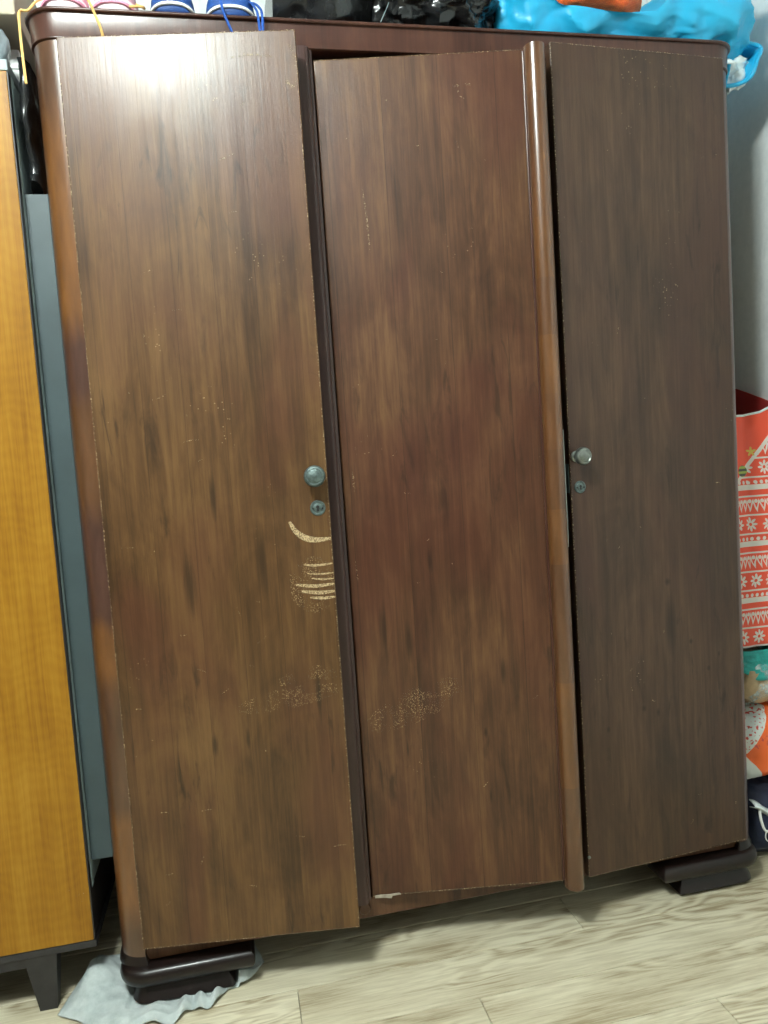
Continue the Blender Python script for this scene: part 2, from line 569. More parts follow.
def post(x0, x1, front):
    r = (x1 - x0)
    pts = [(x0, 0.035), (x0, front + 0.012)]
    for i in range(9):
        a = R(180 + 90 * i / 8)
        pts.append((x0 + 0.012 + 0.012 * math.cos(a), front + 0.012 + 0.012 * math.sin(a)))
    for i in range(9):
        a = R(270 + 90 * i / 8)
        pts.append((x1 - 0.016 + 0.010 * math.cos(a), front + 0.010 + 0.010 * math.sin(a)))
    pts += [(x1 - 0.006, front + 0.014), (x1, front + 0.016), (x1, 0.035)]
    return pts


ps = prism('post', post(0.452, 0.5005, -0.016), 0.1225, 1.8055, M_post, ward, sharp=40)
ps['label'] = 'dark rounded post between left and centre door'
prism('post', [(0.945, 0.024), (0.985, 0.024), (0.985, 0.04), (0.945, 0.04)], 0.1225, 1.8055, M_post, ward)
for x in (0.466, 0.955):
    box('partition', (x, 0.041, 0.106), (x + 0.02, 0.539, 1.805), M_dark, ward, 0)


def foot(mirror, rear=False):
    s = (lambda pts: [(W - x, y) for x, y in pts][::-1]) if mirror else (lambda pts: pts)
    y0, y1 = (-0.026, 0.15) if not rear else (0.42, 0.555)
    c = 0.055 if not rear else 0.004
    ln = 0.258 if not rear else 0.16
    fa = lambda o: s(rrect(-0.004, ln, y0, y1, (c, 0.004, 0.004, 0.004), o))
    pr = []
    for i in range(9):
        a = R(-90 + 180 * i / 8)
        pr.append((0.059 + 0.018 * math.sin(a), -0.014 + 0.014 * math.cos(a)))
    ft = loft('foot', fa, pr, M_foot, ward, sharp=70)
    fb = lambda o: s(rrect(0.022, 0.212, y0 + 0.012, y1 - 0.01, (0.03 if not rear else 0.004, 0.004, 0.004, 0.004), o))
    loft('foot_base', fb, [(0.006, 0.0), (0.010, 0.004), (0.024, -0.002), (0.034, -0.008), (0.043, -0.010)], M_foot, ft, sharp=50)
    if not rear:
        # coved skirt sweeping up the rounded corner
        fc = lambda o: s(rrect(0.0, 0.0501, 0.0, 0.12, (0.05, 0.0004, 0.001, 0.001), o))
        loft('corner_cove', lambda o: [q for q in fc(o)],
             [(0.074, 0.006), (0.082, 0.0045), (0.088, 0.002), (0.093, 0.0006)], M_foot, ft, sharp=70)
    return ft


for m_, r_ in ((False, False), (True, False), (False, True), (True, True)):
    foot(m_, r_)


def scuff(name, lines, mat, parent, y=-0.0006):
    """flat worn marks: lines = [(points (x,z), half width)]; each a thin raised sliver on the door face"""
    vs_, fs = [], []
    for pts, hw in lines:
        P = smooth_path([(a, 0, b) for a, b in pts], 5) if len(pts) > 2 else [Vector((a, 0, b)) for a, b in pts]
        base = len(vs_)
        n = len(P)
        for i, p in enumerate(P):
            t = (P[min(i + 1, n - 1)] - P[max(i - 1, 0)]).normalized()
            nn = Vector((-t.z, 0, t.x))
            h = hw * (0.35 + 0.65 * math.sin(math.pi * (i + 0.5) / n)) if n > 2 else hw
            for sgn in (1, -1):
                q = p + nn * (h * sgn)
                vs_.append((q.x, y, q.z))
                vs_.append((q.x, 0.0006, q.z))
        for i in range(n - 1):
            a = base + i * 4
            fs.append((a, a + 2, a + 6, a + 4))
            fs.append((a, a + 4, a + 5, a + 1))
            fs.append((a + 2, a + 3, a + 7, a + 6))
    o = mesh(name, vs_, fs, mat, parent, smooth=False)
    o['kind'] = 'stuff'
    return o


def knob(parent, loc, r, mat, long=0.0):
    """mushroom knob with a ringed face"""
    k_ = lathe_y('knob', [(r * 0.62, 0.001), (r * 0.62, -0.003), (r * 0.40, -0.005), (r * 0.42, -0.012 - long),
                          (r * 0.80, -0.016 - long), (r, -0.021 - long), (r * 0.99, -0.026 - long), (r * 0.88, -0.0300 - long),
                          (r * 0.74, -0.0312 - long), (r * 0.68, -0.0302 - long), (r * 0.60, -0.0312 - long),
                          (r * 0.3, -0.0330 - long), (r * 0.02, -0.0335 - long)], mat, parent, 40, loc)
    return k_


def escutcheon(parent, loc, r, mat):
    e = lathe_y('keyhole_plate', [(r, 0.001), (r, -0.0012), (r * 0.92, -0.0026), (r * 0.70, -0.0026), (r * 0.64, -0.0016),
                                  (r * 0.5, -0.0026), (r * 0.02, -0.0028)], mat, parent, 32, loc)
    # keyhole: round top and tapering slot, set in the plate
    pts = []
    for i in range(17):
        a = R(-60 + 300 * i / 16)
        pts.append((0.17 * r * math.cos(a) * 1.2, 0.14 * r + 0.17 * r * math.sin(a) * 1.2))
    pts += [(-0.16 * r, -0.42 * r), (0.16 * r, -0.42 * r)]
    rings_mesh('keyhole', [[(loc[0] + a, loc[1] + yy, loc[2] + b) for a, b in pts] for yy in (-0.0010, -0.0034)], M_hole, e)
    for sx in (-1, 1):
        lathe_y('pin', [(0.0016, -0.001), (0.0016, -0.0033), (0.0008, -0.0037), (0.0001, -0.0038)], M_hole, e, 10,
                (loc[0] + sx * 0.62 * r, loc[1], loc[2] - 0.05 * r))
    return e


TH = 0.020
rnd2 = random.Random(11)


def random_scratches(n, x0, x1, z0, z1, lmin=0.006, lmax=0.03):
    out = []
    for _ in range(n):
        x, z = rnd2.uniform(x0, x1), rnd2.uniform(z0, z1)
        a = rnd2.choice([rnd2.uniform(-0.5, 0.5), rnd2.uniform(0.6, 1.9)])
        L = rnd2.uniform(lmin, lmax)
        out.append(([(x, z), (x + L * 0.5 * math.cos(a) + 0.001, z + L * 0.5 * math.sin(a) + rnd2.uniform(-.002, .002)),
                     (x + L * math.cos(a), z + L * math.sin(a))], rnd2.uniform(0.0004, 0.0010)))
    return out


# left door: hinge on its left, swung out about 8 degrees
dl = box('door', (0, 0, 0), (0.4185, TH, 1.685), M_doorL, ward, 0.0016, 2)
dl.location = (0.049, -0.014, 0.117)
dl.rotation_euler = (0, 0, R(-8.1))
dl['label'] = 'golden brown left door standing ajar'
ZB = 0.117
knob(dl, (0.3955, 0, 1.004 - ZB), 0.0200, M_brass)
escutcheon(dl, (0.3965, 0, 0.944 - ZB), 0.0145, M_brass)
xo = -0.050
arcs = [([(0.392 + xo, 0.922 - ZB), (0.402 + xo, 0.903 - ZB), (0.420 + xo, 0.889 - ZB), (0.442 + xo, 0.884 - ZB), (0.467 + xo, 0.8855 - ZB)], 0.0056),
        ([(0.412 + xo, 0.839 - ZB), (0.436 + xo, 0.836 - ZB), (0.467 + xo, 0.838 - ZB)], 0.0022),
        ([(0.418 + xo, 0.822 - ZB), (0.440 + xo, 0.819 - ZB), (0.467 + xo, 0.820 - ZB)], 0.0016),
        ([(0.425 + xo, 0.812 - ZB), (0.445 + xo, 0.809 - ZB), (0.467 + xo, 0.809 - ZB)], 0.0018),
        ([(0.395 + xo, 0.802 - ZB), (0.430 + xo, 0.797 - ZB), (0.467 + xo, 0.799 - ZB)], 0.0032),
        ([(0.405 + xo, 0.789 - ZB), (0.438 + xo, 0.784 - ZB), (0.467 + xo, 0.785 - ZB)], 0.0036),
        ([(0.420 + xo, 0.776 - ZB), (0.445 + xo, 0.773 - ZB), (0.467 + xo, 0.774 - ZB)], 0.0028)]
s_ = scuff('scuff_mark', arcs, M_scuff, dl)
s_['label'] = 'pale curved scuff marks below the keyhole'
fa = [([(0.385 + xo, 0.80 - ZB), (0.43 + xo, 0.80 - ZB), (0.467 + xo, 0.80 - ZB)], 0.055),
      ([(0.22, 0.455), (0.32, 0.470), (0.41, 0.480)], 0.020), ([(0.30, 0.500), (0.36, 0.515), (0.41, 0.505)], 0.014)]
g2 = G('dust_of_chips')
vv = g2.obj()
vd = g2.n('ShaderNodeTexVoronoi')
g2.put(vd.inputs['Vector'], vv)
vd.inputs['Scale'].default_value = 420
al = g2.math('MULTIPLY', g2.math('LESS_THAN', vd.outputs['Distance'], 0.25), g2.step(g2.noise(vv, 22, 3), 0.42, 0.60))
g2.set(Base_Color=(0.50, 0.36, 0.20), Roughness=0.8, Alpha=al)
M_chip = g2.m
scuff('chipped_speckle', fa, M_chip, dl, -0.0004)
sl = random_scratches(34, 0.02, 0.38, 0.05, 1.62)
sl += [([(0.395, 1.60), (0.408, 1.585), (0.415, 1.60)], 0.003), ([(0.300, 1.640), (0.330, 1.644), (0.380, 1.640)], 0.002),
       ([(0.405, 1.66), (0.413, 1.64), (0.415, 1.62)], 0.003)]
scuff('scratch', sl, M_scuff2, dl)
scuff('worn_edge', [([(0.0012, 0.02), (0.0012, 1.68)], 0.0011), ([(0.4172, 0.0), (0.4172, 1.685)], 0.0009),
                    ([(0.0, 0.0012), (0.418, 0.0012)], 0.0010), ([(0.0, 1.6838), (0.418, 1.6838)], 0.0010)], M_scuff2, dl)

# centre door: hinged on the post, half-round moulding on its free edge
dc = box('door', (0, 0, 0), (0.402, TH, 1.664), M_doorC, ward, 0.003, 3)
dc.location = (0.5035, 0.004, 0.126)
dc.rotation_euler = (0, 0, R(-10.1))
dc['label'] = 'red-brown centre door with half-round moulding'
mp = [(0.4035, 0.016), (0.4035, -0.001)]
for i in range(17):
    a = R(180 + 180 * i / 16)
    mp.append((0.4235 + 0.0185 * math.cos(a), -0.002 + 0.0165 * math.sin(a)))
mp += [(0.442, 0.004), (0.425, 0.010), (0.420, 0.016)]
ms = prism('moulding', mp, -0.014, 1.668, M_strip, dc, sharp=40)
ms['label'] = 'glossy half-round moulding in banded veneer'
box('groove_bead', (0.3985, -0.0035, 0.004), (0.4030, 0.006, 1.660), M_case, dc, 0.0015)
pp = box('paper_strip', (0.4425, -0.004, 0.70), (0.4435, 0.006, 0.935), M_paper, dc, 0.0003)
pp['label'] = 'pale strip of paper stuck behind the moulding'
sl = random_scratches(20, 0.02, 0.38, 0.05, 1.62, 0.003, 0.02)
sl += [([(0.262, 1.602), (0.268, 1.603), (0.275, 1.602)], 0.0022), ([(0.285, 1.604), (0.292, 1.605), (0.300, 1.603)], 0.0022),
       ([(0.268, 1.592), (0.272, 1.5925), (0.276, 1.592)], 0.0015),
       ([(0.077, 1.42), (0.082, 1.36), (0.084, 1.30)], 0.0016), ([(0.020, 0.88), (0.021, 0.86), (0.022, 0.84)], 0.0022),
       ([(0.014, 0.70), (0.015, 0.68), (0.016, 0.66)], 0.0014)]
scuff('scratch', sl, M_scuff2, dc)
scuff('chipped_speckle', [([(0.02, 0.36), (0.12, 0.40), (0.21, 0.435)], 0.035)], M_chip, dc, -0.0004)
scuff('worn_edge', [([(0.0, 1.6625), (0.40, 1.6625)], 0.0008), ([(0.0, 0.001), (0.40, 0.001)], 0.0008)], M_scuff2, dc)
bp = plain('broken_veneer', (0.36, 0.31, 0.25), 0.7, 0.3, 90)
cs = [(0.0, -0.003), (0.020, -0.0035), (0.034, -0.006), (0.036, -0.001), (0.054, 0.001), (0.050, 0.004), (0.030, 0.0025), (0.012, 0.003), (0.0, 0.002)]
ch = rings_mesh('broken_chip', [[(0.006 + a, yy, b) for a, b in cs] for yy in (-0.002, 0.001)], bp, dc, smooth=False)
ch['label'] = 'pale splintered veneer at the bottom corner'

# right door: hinge on its right, slightly ajar
dr = box('door', (-0.407, 0, 0), (0, TH, 1.714), M_doorR, ward, 0.0025, 3)
dr.location = (1.3725, -0.012, 0.106)
dr.rotation_euler = (0, 0, R(4.1))
dr['label'] = 'dull brown right door slightly ajar'
knob(dr, (-0.3925, 0, 1.0055 - 0.106), 0.0180, M_knobR, 0.006)
escutcheon(dr, (-0.3855, 0, 0.9420 - 0.106), 0.0128, M_brass)
box('lock_plate', (-0.4085, 0.004, 0.825), (-0.4065, 0.016, 0.885), M_lock, dr, 0.0004)
scuff('scratch', random_scratches(22, -0.38, -0.02, 0.05, 1.65, 0.003, 0.016), M_scuff2, dr)
scuff('worn_edge', [([(-0.4058, 0.0), (-0.4058, 1.714)], 0.0010), ([(-0.405, 0.0012), (0.0, 0.0012)], 0.0010),
                    ([(-0.405, 1.7128), (0.0, 1.7128)], 0.0008)], M_scuff2, dr)
lathe_y('screw', [(0.0035, 0.001), (0.0035, -0.0015), (0.002, -0.003), (0.0002, -0.0034)], M_knobR, dr, 12, (-0.4045, 0.0, 0.045))

# ---------------------------------------------------------------- rag under the left foot
g = G('grey_rag')
v = g.obj()
f = g.noise(v, 26, 5, 0.7)
g.set(Base_Color=g.ramp(f, [(0.3, (0.33, 0.38, 0.38)), (0.7, (0.53, 0.58, 0.57))]), Roughness=0.95)
g.bump(g.noise(v, 700, 3), 0.5, 0.001)
M_rag = g.m


def rag():
    nx, ny = 110, 70
    vs_, fs = [], []
    # the outline of the cloth on the floor in plan, as (left edge, right edge) curves in v
    for j in range(ny + 1):
        t = j / ny
        for i in range(nx + 1):
            s = i / nx
            # front edge runs from (-0.122,0.010) via (0.06,-0.075) to (0.275,0.03)
            fx = -0.122 + 0.397 * s
            fy = 0.012 - 0.100 * math.sin(math.pi * min(s * 0.98, 1)) ** 0.9 + 0.030 * s
            bx = -0.080 + 0.335 * s
            by = 0.135 + 0.02 * math.sin(5 * s)
            x = fx + (bx - fx) * t
            y = fy + (by - fy) * t
            lump = 0.044 * math.exp(-(((x + 0.055) / 0.050) ** 2 + ((y - 0.075) / 0.060) ** 2))
            ruff = 0.017 * max(0, 1 - t * 3.0) * (0.5 + 0.5 * math.sin(40 * s + 5 * math.sin(9 * s))) * min(1, max(0, (s - 0.36) * 5))
            ruff += 0.018 * max(0, (s - 0.80) / 0.2) * (0.6 + 0.4 * math.sin(30 * s + 8 * t))
            wr = 0.0050 * (1 + ridge((x, y, 0), 16, 3.0, 2))
            z = 0.0012 + lump + ruff + wr
            # flattened where the foot stands on it
            inside = (0.012 < x < 0.222) and (-0.022 < y < 0.15)
            if inside:
                z = min(z, 0.0045)
            elif -0.012 < x < 0.26 and -0.04 < y < 0.15:
                z = min(z, 0.030)
            edge = min(t, 1 - t, s, 1 - s)
            z *= min(1, 0.35 + edge * 9)
            y -= 0.010 * max(0, 1 - t * 4) * math.sin(34 * s + 2) * (1 if s > 0.35 else 0.2)
            vs_.append((x, y, max(z, 0.0012)))
    for j in range(ny):
        for i in range(nx):
            a = j * (nx + 1) + i
            fs.append((a, a + 1, a + nx + 2, a + nx + 1))
    o = mesh('floor_rag', vs_, fs, M_rag, None, sharp=75)
    md = o.modifiers.new('thick', 'SOLIDIFY')
    md.thickness = 0.0010
    md.offset = 1
    return tag(o, 'crumpled pale grey rag wedged under the wardrobe foot', 'rag')


rag()

# ---------------------------------------------------------------- yellow cabinet
g = G('yellow_veneer')
v = g.obj()
fine = g.noise(g.mapv(v, (170, 60, 4.0)), 1, 6, 0.65, 0.4)
strk = g.noise(g.mapv(v, (20, 20, 0.9)), 1, 4, 0.6, 0.4)
blot = g.noise(g.mapv(v, (8, 8, 4.0), (3, 3, 3)), 1, 4, 0.6)
x, y, z = g.sep(v)
curl = g.math('SINE', g.math('ADD', g.math('MULTIPLY', z, 260.0), g.math('MULTIPLY', g.noise(g.mapv(v, (14, 14, 6)), 1, 3), 26.0)))
f = g.math('ADD', g.math('MULTIPLY', fine, 0.34), g.math('MULTIPLY', strk, 0.36))
f = g.math('ADD', f, g.math('MULTIPLY', blot, 0.30))
f = g.math('ADD', f, g.math('MULTIPLY', curl, 0.011))
col = g.ramp(f, [(0.36, (0.18, 0.072, 0.0045)), (0.50, (0.29, 0.132, 0.0080)), (0.64, (0.38, 0.195, 0.019))])
g.set(Base_Color=col, Roughness=0.5, Coat_Weight=0.08, Coat_Roughness=0.3, Specular_IOR_Level=0.25)
M_yel = g.m
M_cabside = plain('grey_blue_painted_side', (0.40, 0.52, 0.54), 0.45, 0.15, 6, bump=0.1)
M_blk = plain('black_stained_wood', (0.020, 0.019, 0.020), 0.5, 0.3, 40)
M_grey = plain('grey_board_edge', (0.34, 0.40, 0.43), 0.6)
CX, CY = -0.045, 0.032
cab = thing('cabinet', 'yellow veneered cabinet on dark tapered legs beside the wardrobe', 'cabinet', (CX, CY, 0))
CW = 0.84
s1 = box('side_panel', (-0.020, 0.021, 0.222), (-0.002, 0.47, 1.765), M_cabside, cab, 0.001)
s1['label'] = 'grey-blue painted side'
box('side_edging', (-0.010, 0.0195, 0.222), (0.0, 0.040, 1.765), M_cabside, cab, 0.001)
box('side_panel', (-CW, 0.021, 0.135), (-CW + 0.018, 0.47, 1.765), M_cabside, cab, 0.001)
box('back_panel', (-CW + 0.018, 0.46, 0.135), (-0.020, 0.47, 1.765), M_cabside, cab, 0)
box('bottom_panel', (-CW + 0.018, 0.021, 0.135), (-0.020, 0.46, 0.152), M_blk, cab, 0)
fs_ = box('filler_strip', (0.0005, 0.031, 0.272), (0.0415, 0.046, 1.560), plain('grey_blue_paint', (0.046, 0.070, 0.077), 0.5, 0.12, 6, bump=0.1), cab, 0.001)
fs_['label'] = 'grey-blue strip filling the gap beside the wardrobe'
box('gap_shade_panel', (-0.020, 0.024, 0.1265), (-0.002, 0.47, 0.2215), M_blk, cab, 0.001)  # shade in the gap below the side, painted as a black board
tp = box('top_panel', (-CW - 0.004, 0.000, 1.7655), (0.000, 0.475, 1.785), M_grey, cab, 0.0015)
for a, b in ((-CW, -CW / 2 - 0.001), (-CW / 2 + 0.001, -0.003)):
    d = box('door', (a, 0.0, 0.1270), (b, 0.019, 1.7645), M_yel, cab, 0.001)
    box('edge_band', (b + 0.0002, 0.0004, 0.1275), (b + 0.0026, 0.019, 1.764), M_blk, d, 0.0004)
    if b > -0.1:
        scuff('scratch', [([(-0.050, 0.228), (-0.043, 0.233), (-0.034, 0.235)], 0.0008), ([(-0.028, 0.220), (-0.020, 0.224), (-0.012, 0.224)], 0.0008),
                          ([(-0.026, 0.202), (-0.020, 0.207), (-0.012, 0.210)], 0.0007)], M_scuff2, d)
box('base_frame', (-CW, -0.002, 0.1135), (0.002, 0.46, 0.1262), M_blk, cab, 0.001)
box('apron', (-CW + 0.16, 0.002, 0.0930), (-0.130, 0.024, 0.1132), M_blk, cab, 0.001)


def taper_leg(x0, x1, xb0, xb1, ya, yb):
    r = [[(x0, ya, 0.113), (x1, ya, 0.113), (x1, yb, 0.113), (x0, yb, 0.113)],
         [(xb0, ya + 0.004, 0.0), (xb1, ya + 0.004, 0.0), (xb1, yb - 0.012, 0.0), (xb0, yb - 0.012, 0.0)]]
    return rings_mesh('leg', r, M_blk, cab, smooth=False)


for ya, yb in ((0.0, 0.040), (0.40, 0.44)):
    taper_leg(-0.133, -0.073, -0.114, -0.082, ya, yb)
    taper_leg(-CW + 0.073, -CW + 0.133, -CW + 0.082, -CW + 0.114, ya, yb)

# ---------------------------------------------------------------- things on top of the cabinet
M_card = plain('beige_carton', (0.50, 0.44, 0.33), 0.8, 0.08, 6)
M_print = plain('printed_panel', (0.42, 0.56, 0.52), 0.6, 0.2, 30)
M_wbox = plain('white_carton', (0.80, 0.82, 0.80), 0.6, 0.03)
M_gplast = plain('grey_plastic_film', (0.30, 0.37, 0.40), 0.25, 0.3, 14)
M_bplast = plain('black_plastic_film', (0.012, 0.013, 0.014), 0.22, 0.3, 14, bump=0.35, bscale=35)
M_fabric = plain('black_cloth', (0.013, 0.014, 0.016), 0.85, 0.3, 20)

b1 = tag(box('storage_bundle', (-0.42, 0.16, 1.7855), (-0.135, 0.44, 1.8935), M_fabric, None, 0.02, 4),
         'black folded cloth bundle on the yellow cabinet under the beige carton', 'cloth')
bb = thing('carton', 'beige printed carton lying above the yellow cabinet', 'box', (-0.225, 0.26, 1.894))
box('carton_body', (-0.19, -0.17, 0.0), (0.19, 0.17, 0.14), M_card, bb, 0.003)
box('printed_label', (-0.16, -0.1712, 0.020), (0.165, -0.1698, 0.125), M_print, bb, 0)
wb = thing('white_box', 'small white lidded box standing on the yellow cabinet', 'box', (-0.092, 0.255, 1.7855))
box('box_body', (-0.036, -0.07, 0.0), (0.036, 0.07, 0.057), M_wbox, wb, 0.0015)
box('lid', (-0.0375, -0.0715, 0.0575), (0.0375, 0.0715, 0.094), M_wbox, wb, 0.0015)
gb = blob('plastic_bag', (0.26, 0.095, 0.10), M_gplast, None, 0.7, 0.012, 14, 4.0, 70, 40,
          lim=((0, -0.9, -0.052), (1, 0.040, 0.154)), loc=(-0.19, 0.10, 1.7856))
tag(gb, 'crumpled grey plastic bag at the front of the yellow cabinet top', 'bag')


def hanging_bag():
    """black bag hung over the cabinet side, squeezed into the gap"""
    rings = []
    nz = 26
    for i in range(nz + 1):
        t = i / nz
        z = 1.570 + 0.226 * t
        y0 = 0.052 - 0.012 * t + 0.012 * math.sin(9 * t)
        y1 = 0.285 - 0.05 * t
        ring = []
        n = 40
        for k_ in range(n):
            a = 2 * math.pi * k_ / n
            cx = -0.0265
            x = cx + (0.0125 + 0.002 * math.sin(12 * t)) * math.copysign(abs(math.cos(a)) ** 0.6, math.cos(a))
            y = (y0 + y1) / 2 + (y1 - y0) / 2 * math.copysign(abs(math.sin(a)) ** 0.8, math.sin(a))
            d = 0.0035 * (ridge((x, y, z), 22, 2.0, 2) - 0.3)
            x = min(max(x + d, -0.0425), -0.0105)
            ring.append((x, y, z + (0.012 * math.sin(y * 40) if i < 3 else 0)))
        rings.append(ring)
    o = rings_mesh('hanging_bag', rings, M_bplast, None, sharp=70)
    return tag(o, 'black plastic bag hanging in the gap beside the yellow cabinet', 'bag')


hanging_bag()

# ---------------------------------------------------------------- shoes on the wardrobe
TOPZ = 1.8574


def sole_outline(L, w, off=0.0, n=44):
    pts = []
    for i in range(n):
        a = 2 * math.pi * i / n
        y = math.cos(a)                     # -1 toe ... +1 heel
        hw = (0.50 * w) * (0.93 - 0.13 * y - 0.10 * math.exp(-((y - 0.1) / 0.35) ** 2))
        s = math.sin(a)
        pts.append(((hw + off) * math.copysign(abs(s) ** (0.48 if y < 0 else 0.78), s), (L / 2 + off) * math.copysign(abs(y) ** 0.9, y)))
    return pts


def sneaker(label, loc, rz, m_upper, m_sole, m_trim, m_lace, hang, L=0.25, w=0.100):
    t = thing('sneaker', label, 'shoe', loc, rz, 'sneakers on top of the wardrobe')
    loft('sole', lambda o: sole_outline(L, w, o), [(0.0, -0.006), (0.004, -0.001), (0.012, 0.0), (0.022, -0.001), (0.024, -0.004)],
         m_sole, t, sharp=60)
    # upper: stacked plan outlines pulled in and towards the heel
    rings = []
    for i in range(13):
        q = i / 12
        h = 0.0235 + 0.062 * q
        ring = []
        for (x, y) in sole_outline(L, w, -0.004):
            yy = y
            if y < 0.04:
                yy = 0.04 + (y - 0.04) * (1 - 0.62 * q ** 2.6)
            else:
                yy = 0.04 + (y - 0.04) * (1 - 0.06 * q)
            ring.append((x * (1 - 0.40 * q ** 2.4), yy, h))
        rings.append(ring)
    up = rings_mesh('upper', rings, m_upper, t, cap=(True, False), sharp=70)
    inner = [[(x * 0.9, 0.035 + (y - 0.035) * 0.92, z) for x, y, z in rings[-1]],
             [(x * 0.86, 0.035 + (y - 0.035) * 0.88, z - 0.035) for x, y, z in rings[-1]]]
    rings_mesh('collar', [rings[-1]] + inner, m_trim, up, cap=(False, True), sharp=60)
    # toe line: a thin band arching over the toe
    out = [(x, y) for x, y in sole_outline(L, w, 0.0015, 88) if y < -L * 0.36]
    out.sort()
    tube('toe_line', [(x, y, 0.003 + 0.014 * (1 - (x / (0.52 * w)) ** 2)) for x, y in out], 0.0030, m_trim, t, 2, 6)
    # tongue and lacing
    mesh('tongue', [(-0.020, -0.035, 0.066), (0.020, -0.035, 0.066), (0.024, 0.008, 0.100), (-0.024, 0.008, 0.100),
                    (-0.020, -0.030, 0.060), (0.020, -0.030, 0.060), (0.024, 0.014, 0.096), (-0.024, 0.014, 0.096)],
         [(0, 1, 2, 3), (4, 5, 6, 7), (0, 1, 5, 4), (1, 2, 6, 5), (2, 3, 7, 6), (3, 0, 4, 7)], m_trim, t, smooth=False)
    for k_ in range(4):
        y = -0.050 + 0.014 * k_
        z = 0.058 + 0.010 * k_
        tube('lace', [(-0.026, y, z - 0.006), (0, y + 0.004, z + 0.006), (0.026, y, z - 0.006)], 0.0028, m_lace, t, 4, 6)
    for pts in hang:
        tube('lace', pts, 0.0027, m_lace, t, 6, 6, 0.8)
    return t


def two_tone(name, a, b, sc, seed):
    g = G(name)
    v = g.obj()
    f = g.step(g.math('ADD', g.noise(g.mapv(v, (8, 8, 22), (seed, 0, 0)), 1, 2), g.math('MULTIPLY', g.sep(v)[2], sc)), 0.55, 1.05)
    g.set(Base_Color=g.mix(f, a, b), Roughness=0.7)
    g.bump(g.voro(v, 420), 0.4, 0.001)
    return g.m


M_pinkU = two_tone('pink_mesh', (0.85, 0.70, 0.74), (0.80, 0.20, 0.38), 7.0, 0.4)
M_pinkS = plain('pale_pink_sole', (0.86, 0.74, 0.78), 0.5, 0.06)
M_pinkT = plain('pink_trim', (0.80, 0.32, 0.46), 0.6)
M_orng = plain('orange_trim', (0.85, 0.30, 0.05), 0.6)
M_olace = plain('peach_lace', (0.85, 0.52, 0.18), 0.8, 0.1, 200)
M_blueU = plain('blue_canvas', (0.008, 0.062, 0.26), 0.7, 0.2, 60, bump=0.3, bscale=500)
M_whiteR = plain('white_rubber', (0.80, 0.82, 0.80), 0.5, 0.04)
M_blueT = plain('dark_blue_trim', (0.010, 0.055, 0.22), 0.6)
M_blace = plain('blue_lace', (0.008, 0.075, 0.36), 0.8, 0.1, 200)
yS = 0.122
# pink pair, laces hanging over the cornice
sneaker('pink and white sneaker whose peach laces hang over the wardrobe corner', (0.060, yS, TOPZ), R(2), M_pinkU, M_pinkS, M_pinkT, M_olace, w=0.092, hang=
        [[(0.0, -0.05, 0.066), (0.030, -0.11, 0.040), (0.046, -0.1440, 0.003), (0.052, -0.1425, -0.012), (0.060, -0.1385, -0.034), (0.063, -0.1315, -0.0480)],
         [(-0.01, -0.05, 0.066), (-0.045, -0.09, 0.030), (-0.062, -0.10, 0.006), (-0.0760, -0.100, 0.0035), (-0.0790, -0.099, -0.020), (-0.0790, -0.097, -0.070), (-0.0780, -0.095, -0.118)]])
sneaker('pink sneaker with orange lining next to the blue sneakers', (0.152, yS + 0.002, TOPZ), R(-2), M_pinkU, M_pinkS, M_pinkT, M_olace,
        [[(0.01, -0.05, 0.066), (0.045, -0.09, 0.030), (0.0535, -0.115, 0.012), (0.0535, -0.130, 0.006), (0.044, -0.1325, 0.0055), (0.030, -0.1325, 0.0045)]], w=0.092)
# blue pair
sneaker('blue canvas sneaker with white toe line next to the pink sneakers', (0.250, yS - 0.002, TOPZ), R(1), M_blueU, M_blueT, M_whiteR, M_blace, [], w=0.096)
sneaker('blue canvas sneaker with blue laces hanging over the cornice', (0.360, yS - 0.002, TOPZ), R(-2), M_blueU, M_blueT, M_whiteR, M_blace,
        [[(-0.01, -0.05, 0.066), (-0.016, -0.10, 0.045), (-0.0150, -0.138, 0.008), (-0.012, -0.1445, -0.008), (-0.004, -0.1445, -0.030), (0.002, -0.1450, -0.046)],
         [(0.02, -0.05, 0.062), (0.036, -0.10, 0.040), (0.0445, -0.138, 0.008), (0.048, -0.144, -0.006), (0.0495, -0.1440, -0.030), (0.050, -0.1445, -0.048)],
         [(0.02, -0.05, 0.062), (0.043, -0.10, 0.038), (0.0530, -0.138, 0.008), (0.056, -0.144, -0.006), (0.0555, -0.1440, -0.030), (0.054, -0.1445, -0.048)]], w=0.108)

# ---------------------------------------------------------------- bags on the wardrobe
bagA = blob('plastic_bag', (0.25, 0.32, 0.15), M_bplast, None, 0.8, 0.022, 6, 2.2, 110, 64, loc=(0.545, 0.185, TOPZ),
            lim=((0, 0.44, 0.640),))
tag(bagA, 'dull black bag on the wardrobe beside the blue sneakers', 'bag')
bagB = blob('plastic_bag', (0.285, 0.34, 0.20), M_bplast, None, 0.7, 0.024, 15, 6.0, 150, 90, loc=(0.775, 0.195, TOPZ), octaves=4,
            lim=((0, 0.641, 0.905), (1, 0.006, 0.5)))
tag(bagB, 'shiny crinkled black plastic bag next to the blue bag', 'bag')
tube('bag_tie', [(0.665, 0.03, TOPZ + 0.060), (0.654, 0.004, TOPZ + 0.035), (0.640, 0.004, TOPZ + 0.008)], 0.0008, M_gplast, bagB)
bagB.children[-1].name = 'tie_string'

